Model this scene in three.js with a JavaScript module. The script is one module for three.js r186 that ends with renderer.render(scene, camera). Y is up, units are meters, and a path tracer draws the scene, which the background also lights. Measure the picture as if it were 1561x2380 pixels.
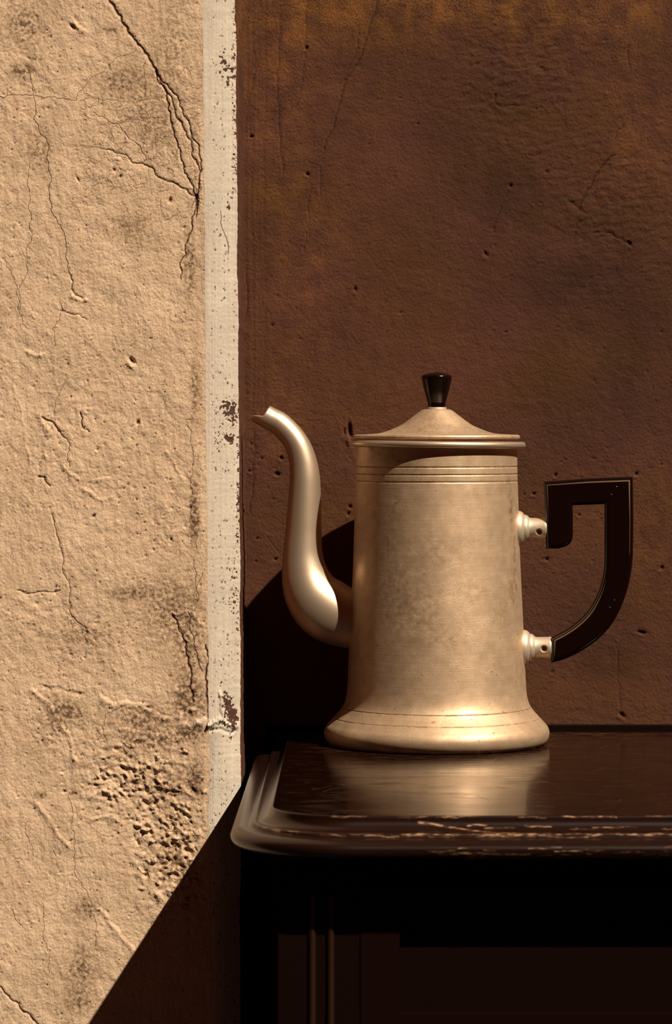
import * as THREE from 'three';
import { ImprovedNoise } from 'three/addons/math/ImprovedNoise.js';
import { mergeGeometries, mergeVertices, toCreasedNormals } from 'three/addons/utils/BufferGeometryUtils.js';
import { Brush, Evaluator, SUBTRACTION } from 'three-bvh-csg';

// ---------------------------------------------------------------- camera, sky, sun, exposure
// One unit of the working drawing (u) is a quarter of a millimetre; the pot stands 7000 u before the lens.
const S = 0.00025, TABLE_Y = 0.75, EYE_Y = TABLE_Y + 728 * S, LENS = 7000;
const scene = new THREE.Scene();
const camera = new THREE.PerspectiveCamera(2 * Math.atan(1380 / LENS) * 180 / Math.PI, 1561 / 2380, 0.05, 30);
camera.setViewOffset(2760 * 1561 / 2380, 2760, 65.1, 380, 1561, 2380);      // a lens shifted down, as on a view camera
camera.position.set(0, EYE_Y, LENS * S);
camera.focus = 1.71; camera.userData.fStop = 18;
scene.add(camera);

scene.background = new THREE.Color().setRGB(0.028, 0.004, 0.0012);           // the dim surroundings, outside the sun

const sun = new THREE.DirectionalLight(new THREE.Color().setRGB(1, 0.87, 0.7), 5.75);
sun.target.position.set(0.04, TABLE_Y + 0.1, 0);
sun.position.copy(sun.target.position).add(new THREE.Vector3(0.645, 1, 0.62).multiplyScalar(2.2));
sun.castShadow = true; sun.shadow.mapSize.set(4096, 4096); sun.shadow.radius = 1;
Object.assign(sun.shadow.camera, { left: -0.9, right: 0.9, top: 0.9, bottom: -0.9, near: 0.2, far: 5 });
scene.add(sun, sun.target);

const renderer = new THREE.WebGLRenderer({ antialias: true });
renderer.toneMapping = THREE.LinearToneMapping;
renderer.toneMappingExposure = 1;
renderer.shadowMap.enabled = true;

// ---------------------------------------------------------------- helpers
let seed = 20240611;
const rnd = () => { seed = (seed + 0x6d2b79f5) | 0; let t = Math.imul(seed ^ (seed >>> 15), 1 | seed); t = (t + Math.imul(t ^ (t >>> 7), 61 | t)) ^ t; return ((t ^ (t >>> 14)) >>> 0) / 4294967296; };
const between = (a, b) => a + (b - a) * rnd();
const { clamp, lerp, smoothstep } = THREE.MathUtils;
const perlin = new ImprovedNoise();
const noise = (x, y, z = 0) => perlin.noise(x, y, z);
function fbm(x, y, z, octaves) { let s = 0, a = 1, n = 0; for (let i = 0; i < octaves; i++) { s += a * noise(x, y, z + i * 7.3); n += a; a *= 0.5; x *= 2.03; y *= 2.03; } return s / n; }
const srgb = (r, g, b) => [r, g, b];

// A field of numbers over a rectangle of a surface, in u; rows run downwards like the surface seen from the front.
class Field {
  constructor(x0, y0, w, h, W, H) { Object.assign(this, { x0, y0, w, h, W, H, dx: w / W, dy: h / H }); }
  layer(f) {
    const a = new Float32Array(this.W * this.H);
    if (f) for (let j = 0; j < this.H; j++) for (let i = 0; i < this.W; i++) a[j * this.W + i] = f(this.x0 + (i + 0.5) * this.dx, this.y0 + (j + 0.5) * this.dy);
    return a;
  }
  box(xa, ya, xb, yb, f) {
    const i0 = Math.max(0, Math.floor((xa - this.x0) / this.dx)), i1 = Math.min(this.W - 1, Math.ceil((xb - this.x0) / this.dx));
    const j0 = Math.max(0, Math.floor((ya - this.y0) / this.dy)), j1 = Math.min(this.H - 1, Math.ceil((yb - this.y0) / this.dy));
    for (let j = j0; j <= j1; j++) for (let i = i0; i <= i1; i++) f(j * this.W + i, this.x0 + (i + 0.5) * this.dx, this.y0 + (j + 0.5) * this.dy);
  }
  // amp times a bell across the line; width may taper from w0 to w1; 'max' keeps the larger amount, 'add' sums over lines
  stroke(a, pts, w0, w1, amp, mode = 'max') {
    for (let k = 0; k + 1 < pts.length; k++) {
      const [ax, ay] = pts[k], [bx, by] = pts[k + 1], t0 = k / (pts.length - 1), t1 = (k + 1) / (pts.length - 1), wide = Math.max(w0, w1) * 2.2, l2 = (bx - ax) ** 2 + (by - ay) ** 2 || 1e-9;
      this.box(Math.min(ax, bx) - wide, Math.min(ay, by) - wide, Math.max(ax, bx) + wide, Math.max(ay, by) + wide, (n, x, y) => {
        const raw = ((x - ax) * (bx - ax) + (y - ay) * (by - ay)) / l2, t = clamp(raw, 0, 1);
        if (mode === 'add' && (raw < 0 || raw >= 1) && k && k + 2 < pts.length) return;
        const d = Math.hypot(x - ax - t * (bx - ax), y - ay - t * (by - ay)), w = lerp(w0, w1, lerp(t0, t1, t));
        const v = amp * Math.exp(-((d / w) ** 2) * 1.6);
        if (mode === 'add') a[n] += v; else if (Math.abs(v) > Math.abs(a[n])) a[n] = v;
      });
    }
  }
  // an oval bump or pit, turned by angle
  blob(a, x, y, rx, ry, angle, amp, mode = 'add', hard = 1) {
    const r = Math.max(rx, ry) * 1.9, c = Math.cos(angle), s = Math.sin(angle);
    this.box(x - r, y - r, x + r, y + r, (n, px, py) => {
      const p = ((px - x) * c + (py - y) * s) / rx, q = (-(px - x) * s + (py - y) * c) / ry;
      const v = amp * Math.exp(-((p * p + q * q) ** hard) * 1.4);
      if (mode === 'add') a[n] += v; else if (Math.abs(v) > Math.abs(a[n])) a[n] = v;
    });
  }
  at(a, x, y) {
    let fx = (x - this.x0) / this.w, fy = (y - this.y0) / this.h;
    fx = Math.abs(((fx + 1) % 2 + 2) % 2 - 1); fy = Math.abs(((fy + 1) % 2 + 2) % 2 - 1);      // mirrored beyond the rectangle
    const u = clamp(fx * this.W - 0.5, 0, this.W - 1.001), v = clamp(fy * this.H - 0.5, 0, this.H - 1.001), i = Math.floor(u), j = Math.floor(v), s = u - i, t = v - j, o = j * this.W + i;
    return (a[o] * (1 - s) + a[o + 1] * s) * (1 - t) + (a[o + this.W] * (1 - s) + a[o + this.W + 1] * s) * t;
  }
  uv(x, y) { return [(x - this.x0) / this.w, 1 - (y - this.y0) / this.h]; }
  finish(t) { t.wrapS = t.wrapT = THREE.MirroredRepeatWrapping; t.magFilter = THREE.LinearFilter; t.minFilter = THREE.LinearFilter; t.needsUpdate = true; return t; }
  color(f) {                                                                     // f(n, x, y) gives sRGB 0..255
    const d = new Uint8Array(this.W * this.H * 4);
    for (let j = 0; j < this.H; j++) for (let i = 0; i < this.W; i++) {
      const c = f(j * this.W + i, this.x0 + (i + 0.5) * this.dx, this.y0 + (j + 0.5) * this.dy), o = ((this.H - 1 - j) * this.W + i) * 4;
      for (let k = 0; k < 3; k++) d[o + k] = clamp(c[k], 0, 255);
      d[o + 3] = 255;
    }
    const t = new THREE.DataTexture(d, this.W, this.H); t.colorSpace = THREE.SRGBColorSpace;
    return this.finish(t);
  }
  numbers(a) {                                                                   // one float per texel, for bump
    const d = new Float32Array(this.W * this.H);
    for (let j = 0; j < this.H; j++) d.set(a.subarray(j * this.W, (j + 1) * this.W), (this.H - 1 - j) * this.W);
    return this.finish(new THREE.DataTexture(d, this.W, this.H, THREE.RedFormat, THREE.FloatType));
  }
  grey(f) { return this.color((n, x, y) => { const v = 255 * f(n, x, y); return [v, v, v]; }); }
}
const greyData = (field, f) => { const t = field.grey(f); t.colorSpace = THREE.NoColorSpace; return t; };
function wander(pts, amount = 0.13, levels = 3) {                                 // a line broken into uneven steps
  for (let l = 0; l < levels; l++) {
    const out = [pts[0]];
    for (let k = 0; k + 1 < pts.length; k++) {
      const [ax, ay] = pts[k], [bx, by] = pts[k + 1], j = between(-amount, amount);
      out.push([(ax + bx) / 2 - (by - ay) * j, (ay + by) / 2 + (bx - ax) * j], pts[k + 1]);
    }
    pts = out;
  }
  return pts;
}
const pairs = (...n) => { const o = []; for (let i = 0; i < n.length; i += 2) o.push([n[i], n[i + 1]]); return o; };
function axis(a, b, fineA, fineB, fine, coarse) {                                 // grid lines: close together between fineA and fineB
  const o = [];
  for (let x = a; x < fineA - 1e-6; x += coarse) o.push(x);
  for (let x = fineA; x <= fineB + 1e-6; x += fine) o.push(x);
  for (let x = fineB + coarse; x < b; x += coarse) o.push(x);
  if (b > o[o.length - 1] + 1) o.push(b);
  return o;
}
// A skin over a grid: place(x, y) gives a point in metres.
function skin(xs, ys, place, uvOf, flip = false) {
  const p = [], uv = [], idx = [], w = xs.length;
  for (const y of ys) for (const x of xs) { p.push(...place(x, y)); uv.push(...uvOf(x, y)); }
  for (let j = 0; j + 1 < ys.length; j++) for (let i = 0; i + 1 < w; i++) {
    const a = j * w + i, b = a + 1, c = a + w, d = c + 1;
    if (flip) idx.push(a, b, c, b, d, c); else idx.push(a, c, b, b, c, d);
  }
  const g = new THREE.BufferGeometry();
  g.setAttribute('position', new THREE.Float32BufferAttribute(p, 3)); g.setAttribute('uv', new THREE.Float32BufferAttribute(uv, 2));
  g.setIndex(idx); g.computeVertexNormals();
  return g;
}
function slab(x0, y0, z0, x1, y1, z1) {                                           // a plain box between two corners, in metres
  const g = new THREE.BoxGeometry(x1 - x0, y1 - y0, z1 - z0); g.translate((x0 + x1) / 2, (y0 + y1) / 2, (z0 + z1) / 2); return g;
}
function add(name, geometry, material, parent = scene, data) {
  const m = new THREE.Mesh(geometry, material); m.name = name; m.castShadow = m.receiveShadow = true;
  if (data) Object.assign(m.userData, data);
  parent.add(m); return m;
}
const standard = (o) => new THREE.MeshStandardMaterial(o);
const physical = (o) => new THREE.MeshPhysicalMaterial(o);

// ---------------------------------------------------------------- the setting: where its planes lie
const Z_BACK = -310, Z_FRONT = 130, CORNER_Z = 100;                               // u, from the pot's axis
const FRONT_SCALE = (LENS - Z_FRONT) / LENS, CORNER_SCALE = (LENS - CORNER_Z) / LENS, BACK_SCALE = (LENS - Z_BACK) / LENS;
const fx = (x) => (x - 840) * FRONT_SCALE * S, fy = (y) => EYE_Y - (y - 1000) * FRONT_SCALE * S;
const bx = (x) => (x - 840) * BACK_SCALE * S, by = (y) => EYE_Y - (y - 1000) * BACK_SCALE * S;
const FLOOR_DOWN = (EYE_Y / S) / FRONT_SCALE + 1000, FLOOR_DOWN_BACK = (EYE_Y / S) / BACK_SCALE + 1000;
const edgeX = (y) => lerp(471, 487, clamp((y + 60) / 2000, -0.3, 1.4)) + 3 * noise(y / 130, 3.1) + 1.6 * noise(y / 31, 8.2);   // where plaster meets the pale strip
const cornerX = (y) => lerp(545.5, 557, clamp(y / 1500, -0.3, 1)) + 2.6 * noise(y / 90, 5.5) + 1.6 * noise(y / 17, 2.2) + 0.8 * noise(y / 6, 1.2);

// ---------------------------------------------------------------- the sunlit plaster wall
{
  const F = new Field(-60, -60, 560, 2520, 896, 2016), big = F.layer(), crack = F.layer(), dirt = F.layer();
  // how rough the plaster is from place to place: broken and lumpy low down beside the strip
  const rough = F.layer((x, y) => {
    const e = (cx, cy, rx, ry) => Math.exp(-(((x - cx) / rx) ** 2 + ((y - cy) / ry) ** 2) * 1.1);
    return clamp(1.05 * e(395, 1950, 120, 190) + 0.8 * e(270, 1790, 120, 110) + 0.55 * e(130, 1680, 70, 90) + 0.55 * e(60, 1440, 90, 70) + 0.5 * e(200, 1480, 130, 90) + 0.5 * e(380, 1230, 90, 60) + 0.35 * e(330, 1050, 160, 160) + 0.3 * e(150, 950, 90, 200) + 0.35 * e(60, 150, 110, 160) + 0.5 * e(440, 1640, 50, 70) + 0.2, 0, 1.15);
  });
  for (let n = 0; n < big.length; n++) {
    const x = F.x0 + (n % F.W + 0.5) * F.dx, y = F.y0 + (Math.floor(n / F.W) + 0.5) * F.dy, r = rough[n];
    const wx = x + 9 * noise(x / 40, y / 40, 4), wy = y + 9 * noise(x / 40, y / 40, 9);
    const lumps = (1 - Math.abs(fbm(wx / 34, wy / 27, 2.5, 3)) * 3.2);
    big[n] = 5 * fbm(x / 170, y / 210, 1.2, 3) + r * r * (1.5 * lumps + 5 * fbm(wx / 24, wy / 18, 6.1, 4)) + 2.2 * fbm(wx / 26, wy / 38, 8.8, 3);
  }
  // the cracks that fan out from the strip; each is traced as (x, y) pairs
  const fan = [
    [3.6, 2.9, 1, pairs(254, -12, 268, 22, 285, 54, 296, 71, 331, 112, 354, 150, 364, 170)],
    [2.2, 1.9, 1, pairs(362, 166, 379, 200, 387, 231, 396, 265, 402, 300, 410, 327, 419, 358, 427, 388, 437, 415, 450, 438, 456, 458)],
    [1.8, 2.1, 0.95, pairs(366, 174, 385, 208, 400, 235, 413, 277, 435, 319, 448, 346, 458, 381, 465, 400, 463, 423, 456, 458)],
    [1.9, 1.9, 0.95, pairs(363, 165, 388, 196, 417, 235, 425, 265, 442, 304, 456, 331, 465, 369, 467, 400)],
    [2.4, 1.2, 0.9, pairs(456, 456, 455, 485, 446, 512, 438, 546, 432, 592, 420, 650)], [3.2, 1.4, 0.9, pairs(456, 458, 458, 480, 455, 506)],
    [1.9, 1.3, 0.9, pairs(456, 458, 435, 442, 408, 427, 385, 419, 367, 412, 358, 396, 342, 385, 323, 379, 308, 379, 296, 362, 277, 356, 246, 348)],
    [0.9, 0.6, 0.6, pairs(246, 348, 215, 342, 185, 338)], [1.1, 0.8, 0.75, pairs(217, 260, 246, 275, 267, 287, 285, 304, 304, 325, 327, 346, 340, 372)],
    [0.8, 0.6, 0.6, pairs(267, 287, 300, 277, 327, 265, 350, 256)], [0.7, 0.5, 0.5, pairs(269, 285, 315, 279, 354, 274, 385, 269)],
    [1.2, 1, 0.7, pairs(-20, 222, 38, 222, 77, 221, 115, 225, 154, 231, 177, 235)], [0.8, 0.5, 0.5, pairs(177, 235, 200, 195, 235, 170, 280, 130, 315, 115)],
    [0.8, 0.6, 0.5, pairs(185, 236, 240, 234, 290, 236, 340, 231, 365, 228)], [0.6, 0.5, 0.45, pairs(338, 140, 337, 190, 334, 235, 325, 258)],
    [0.7, 0.5, 0.45, pairs(185, 255, 225, 280, 258, 310, 280, 345, 296, 365)], [0.7, 0.5, 0.4, pairs(243, 435, 290, 434, 345, 421)], [0.7, 0.5, 0.4, pairs(375, 462, 380, 500, 395, 515, 440, 490)],
    [1, 1.3, 0.7, pairs(66, 165, 77, 215, 83, 254, 77, 277, 92, 304, 108, 323, 113, 338, 113, 385, 115, 458, 117, 488, 127, 504, 142, 531, 152, 573, 153, 600, 158, 623, 165, 642)],
    [0.7, 0.9, 0.55, pairs(68, 380, 70, 460, 68, 530, 62, 590, 58, 646, 46, 688, 44, 727, 52, 754, 63, 763)], [0.9, 0.7, 0.55, pairs(10, 600, 27, 640, 38, 680, 45, 720)],
    [1.5, 1.2, 0.75, pairs(165, 642, 165, 672, 178, 687, 192, 693)], [1.4, 1, 0.7, pairs(140, 722, 160, 727, 184, 730, 200, 742)], [0.9, 0.7, 0.5, pairs(137, 700, 138, 740, 122, 765, 124, 810)],
    [2.3, 2, 0.9, pairs(97, 969, 112, 978, 123, 981, 132, 994, 139, 1004)], [2, 1.4, 0.85, pairs(186, 958, 189, 985, 194, 996, 208, 1004)], [1.4, 0.8, 0.7, pairs(140, 1004, 155, 1020, 160, 1050, 162, 1085)],
    [2.4, 1.6, 0.85, pairs(89, 1108, 104, 1109, 108, 1122, 117, 1130)], [0.9, 0.8, 0.5, pairs(116, 1000, 126, 950, 146, 900, 158, 880)],
    [1.5, 1.1, 0.6, pairs(120, 1195, 131, 1235, 137, 1270, 146, 1310, 152, 1340, 161, 1390, 160, 1420)], [1.3, 1.8, 0.75, pairs(160, 1420, 167, 1433, 185, 1450, 205, 1460)], [1, 1.2, 0.6, pairs(165, 1440, 190, 1475, 203, 1492)],
    [1.6, 1.2, 0.7, pairs(40, 1372, 55, 1377, 90, 1375, 125, 1376, 140, 1372)], [0.8, 0.8, 0.55, pairs(430, 985, 445, 1005, 448, 1050, 449, 1100, 445, 1160, 448, 1215, 456, 1276)],
    [1.6, 2.6, 0.95, pairs(399, 1424, 415, 1466, 424, 1475, 432, 1515, 437, 1545, 440, 1595, 449, 1632)], [1.1, 1.7, 0.85, pairs(437, 1420, 447, 1475, 458, 1520, 470, 1560)], [1, 1, 0.6, pairs(450, 1300, 455, 1370, 458, 1400, 470, 1330)],
    [1.7, 2.2, 0.9, pairs(-14, 2278, 8, 2301, 25, 2322, 45, 2340, 70, 2359, 96, 2385)], [0.9, 0.7, 0.6, pairs(24, 2112, 38, 2140, 52, 2153)], [0.8, 0.6, 0.5, pairs(95, 2095, 102, 2160, 110, 2210, 115, 2262)],
    [1, 0.7, 0.55, pairs(60, 1912, 70, 1960, 77, 1990)], [0.8, 0.8, 0.5, pairs(157, 1850, 163, 1920, 172, 1990, 190, 2060, 210, 2120, 222, 2200)], [0.8, 0.6, 0.5, pairs(290, 1640, 245, 1660, 248, 1720)], [2, 4.5, 0.95, pairs(477, 1500, 479, 1560, 480, 1610, 483, 1655, 485, 1688)],
  ];
  for (const [w0, w1, dark, line] of fan) {
    const l = wander(line, 0.16);
    F.stroke(crack, l, Math.max(0.85, w0 * 0.8), Math.max(0.75, w1 * 0.8), dark);
    if (w0 > 1.3) F.stroke(big, l, w0 * 1.3, w1 * 1.3, -2.2, 'add');
  }
  for (let k = 0; k < 26; k++) {                                                  // hairs round the knot of the fan
    const a = between(0, 6.28), l = between(10, 34);
    F.stroke(crack, wander(pairs(456, 460, 456 + l * Math.cos(a) * 0.5, 460 + l * Math.sin(a)), 0.2), 1.1, 0.6, between(0.5, 0.9));
  }
  for (let k = 0; k < 620; k++) {                                                 // loose hairlines, most of them near the fan
    const near = rnd() < 0.6, x = near ? between(180, 465) : between(-50, 480), y = near ? 330 + 190 * (rnd() + rnd() - 1) : between(-50, 2400), a = between(-0.6, 0.6) + (rnd() < 0.5 ? 1.4 : 0), l = between(4, near ? 22 : 15);
    F.stroke(crack, wander(pairs(x, y, x + l * Math.cos(a), y + l * Math.sin(a)), 0.3, 2), 0.75, 0.6, between(0.2, 0.6));
  }
  // trowel ridges and smears: a raised lip with a hollow below it
  const lips = [
    [pairs(75, 1600, 105, 1625, 130, 1655, 150, 1690, 170, 1730, 180, 1765), 3, 5], [pairs(95, 1588, 150, 1600, 195, 1610), 3, -4], [pairs(238, 1618, 262, 1634, 292, 1628, 345, 1640, 370, 1660, 392, 1666), 4, 6],
    [pairs(210, 1850, 245, 1832, 265, 1845), 3, 5], [pairs(85, 1862, 110, 1890, 135, 1935, 165, 1965), 3, 4.5], [pairs(218, 1900, 262, 1893, 280, 1905), 3, 5], [pairs(228, 2105, 250, 2125, 280, 2165, 312, 2205), 3, 4.5],
    [pairs(63, 812, 85, 824, 100, 820), 3, 4.5], [pairs(165, 685, 190, 697, 205, 693), 2.6, 5], [pairs(95, 960, 102, 985, 120, 1000), 3, 5], [pairs(112, 1000, 105, 1040, 110, 1060), 2.6, 4], [pairs(150, 1080, 170, 1100, 185, 1112), 2.6, 4],
    [pairs(38, 865, 48, 940, 60, 1010, 70, 1080, 80, 1150), 2, 3], [pairs(300, 834, 304, 842, 312, 848), 4.5, 6], [pairs(225, 1112, 240, 1108, 258, 1108), 2.6, 3.6], [pairs(385, 1040, 410, 1080, 428, 1110), 2.2, 3],
    [pairs(160, 1430, 150, 1465, 138, 1490), 2.4, 3.4], [pairs(400, 1422, 430, 1418, 455, 1430, 475, 1452), 2.4, 4], [pairs(280, 1690, 330, 1700, 385, 1716), 2.6, 4],
    [pairs(340, 1780, 380, 1768, 440, 1772), 2.6, 4], [pairs(175, 50, 185, 62, 200, 70), 3.4, 5], [pairs(190, 1130, 240, 1160, 262, 1150), 2.4, 3.4],
  ];
  for (const [line, w, h] of lips) { const l = wander(line, 0.14); const d = 0.5 * h, q = 0.8 * w; F.stroke(big, l.map(([x, y]) => [x + 0.3 * q, y - 0.9 * q]), q, q * 0.7, -0.5 * d, 'add'); F.stroke(big, l.map(([x, y]) => [x - 0.9 * q, y + 1.9 * q]), q * 3, q * 2.4, 0.75 * d, 'add'); }
  for (let k = 0; k < 300; k++) {                                                 // chips and lumps in the broken part
    const low = rnd() < 0.7, x = (low ? 400 : 290) + 95 * (rnd() + rnd() - 1), y = (low ? 1940 : 1800) + (low ? 210 : 90) * (rnd() + rnd() - 1), q = between(0.5, 1) ** 2, rx = 3 + 13 * q * rnd(), ry = 2 + 6 * q * rnd(), a = between(0.1, 1.2), up = rnd() < 0.45;
    if (x > 478) continue;
    F.blob(big, x, y, rx, ry, a, (up ? 1 : -1) * between(1.6, 4.6), 'add', 2);
    if (!up && rnd() < 0.5) F.blob(crack, x + ry * 0.3, y - ry * 0.6, rx * 0.7, ry * 0.45, a, between(0.3, 0.85), 'max');
    if (rnd() < 0.3) { const l = wander(pairs(x - rx, y - ry, x + rx * Math.cos(a), y + rx * Math.sin(a)), 0.35, 3); F.stroke(crack, l, 1.1, 0.7, between(0.4, 0.9)); }
  }
  const pale = F.layer();                                                        // dabs of newer, paler plaster beside the strip
  for (const [x, y, rx, ry] of [[430, 1686, 12, 9], [462, 1680, 15, 10], [475, 1672, 9, 7], [445, 1650, 8, 5], [418, 1668, 5, 12]]) { F.blob(big, x, y, rx, ry, 0.2, 5); F.blob(pale, x, y, rx, ry, 0.2, 0.9, 'max', 1.6); }
  // pits and grit
  for (let k = 0; k < 3400; k++) {
    const x = between(-55, 480), y = between(-55, 2420), r = F.at(rough, x, y);
    if (rnd() > 0.3 + r) continue;
    const s = between(0.9, 2.6) * (0.7 + r * 0.7), a = between(0, 3.1);
    F.blob(big, x, y, s * between(1, 2.4), s, a, -between(0.8, 3.2));
    if (rnd() < 0.45) F.blob(crack, x, y, s * 0.9, s * 0.7, a, between(0.3, 0.85), 'max');
    if (rnd() < 0.5) F.blob(big, x - 1, y + 2 * s, s * 1.4, s, a, between(0.5, 1.8));
  }
  for (const [x, y, rx, ry, a, h] of [[306, 838, 5, 9, -0.6, -7], [320, 982, 4, 7, 0.2, -6], [218, 1200, 4, 5, 0.5, -5], [395, 465, 3, 8, 0.1, -7], [312, 1822, 11, 7, 0.4, -9], [285, 1785, 12, 4, 0.5, -7], [168, 62, 9, 4, 0.6, -6], [150, 1840, 5, 4, 0.4, -5], [265, 395, 6, 3, 1, -5], [280, 410, 4, 5, 0.5, -5], [182, 418, 2, 9, -0.5, -4], [345, 1645, 9, 3, 0.4, -5]]) {
    F.blob(big, x, y, rx, ry, a, h); F.blob(crack, x - 1, y - 1, rx * 0.7, ry * 0.7, a, 0.8, 'max');
  }
  // stains: soot and damp in ragged patches, each with grain
  const stains = [[400, 130, 60, 130, 0.3], [285, 190, 70, 50, 0.4], [360, 290, 80, 80, 0.3], [60, 60, 60, 60, 0.5], [50, 165, 30, 18, 0.9], [85, 135, 14, 5, 0.9], [255, 72, 26, 8, 0.7], [90, 350, 40, 60, 0.35], [300, 530, 70, 40, 0.35], [440, 620, 14, 90, 0.7], [452, 900, 12, 90, 0.6], [452, 1190, 12, 80, 0.95], [300, 1380, 50, 16, 0.7], [380, 1420, 60, 90, 0.45], [440, 1490, 40, 140, 0.55], [440, 1630, 42, 40, 0.95], [450, 1700, 40, 18, 1], [330, 1670, 80, 28, 0.6], [160, 1655, 40, 30, 0.75], [360, 1720, 90, 30, 0.6], [455, 1810, 16, 40, 0.9], [170, 1841, 10, 7, 1.4], [95, 1848, 18, 8, 0.7], [400, 1830, 70, 60, 0.5], [400, 2000, 70, 80, 0.45], [200, 2110, 34, 30, 0.5], [190, 2250, 40, 60, 0.5], [180, 2330, 40, 40, 0.45], [120, 1660, 30, 60, 0.4], [210, 1470, 70, 40, 0.4]];
  for (const [x, y, rx, ry, amt] of stains) F.blob(dirt, x, y, rx, ry, 0, amt);
  const fine = F.layer((x, y) => 0.9 * fbm(x / 6, y / 6.5, 3.3, 3) + 1.1 * fbm(x / 17, y / 21, 11, 2) + 0.34 * noise(x / 2.3, y / 2.5, 5));
  for (let n = 0; n < fine.length; n++) fine[n] -= crack[n] * 1.3;
  const map = F.color((n, x, y) => {
    const blot = fbm(x / 90, y / 130, 20, 4), streak = fbm(x / 9, y / 260, 31, 2), grain = fbm(x / 3.2, y / 3.2, 41, 2);
    const d = clamp(dirt[n] * (0.25 + 1.6 * smoothstep(fbm(x / 9, y / 10, 51, 4), -0.2, 0.32)), 0, 1);
    let k = 1.0 + 0.12 * pale[n] + 0.11 * blot + 0.05 * streak + 0.17 * grain - 0.46 * d;
    if (noise(x / 5.5, y / 5.5, 66) + 0.5 * noise(x / 2.4, y / 2.4, 67) > 0.58 - 0.22 * d) k -= 0.16;
    const c = clamp(crack[n], 0, 1);
    const g = k ** 1.16, b = k ** 1.34;                                            // dirt is browner than the plaster
    return [lerp(216 * k, 52, c), lerp((184 + 10 * pale[n]) * g, 26, c), lerp((151 + 20 * pale[n]) * b, 16, c)];
  });
  const material = standard({ map, bumpMap: F.numbers(fine), bumpScale: S, roughness: 0.93 });
  material.name = 'sunlit_plaster';
  const ys = axis(-5200, FLOOR_DOWN, -60, 2440, 2.5, 120), columns = axis(-3600, 1, -40, 1, 1, 120).filter((x) => x < -39).map((x) => (x + 40));
  const ts = []; for (let i = 0; i <= 208; i++) ts.push(i / 208);                  // across, from x = -40 to the strip
  const xs = [...columns.filter((x) => x < -1).map((x) => x), ...ts.map((t) => t + 1e3)];
  const toX = (x, y) => (x < 500 ? x - 40 : lerp(-40, edgeX(y), x - 1e3));
  const face = skin(xs, ys, (x, y) => { const px = toX(x, y); const inside = y > -60 && y < 2440 ? 1 : 0.5; return [fx(px), fy(y), (Z_FRONT + F.at(big, px, y) * inside * (1 - 0.8 * smoothstep(px, edgeX(y) - 14, edgeX(y)))) * S]; }, (x, y) => F.uv(toX(x, y), y));
  const core = slab(fx(-3600), 0, (Z_BACK - 500) * S, fx(470), fy(-5200), (Z_FRONT - 24) * S);
  add('wall_left', mergeGeometries([face, core.toNonIndexed() && core]), material, scene, { kind: 'structure', label: 'sunlit tan plaster wall with dark fanning cracks and lumpy patches' });
}

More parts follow.
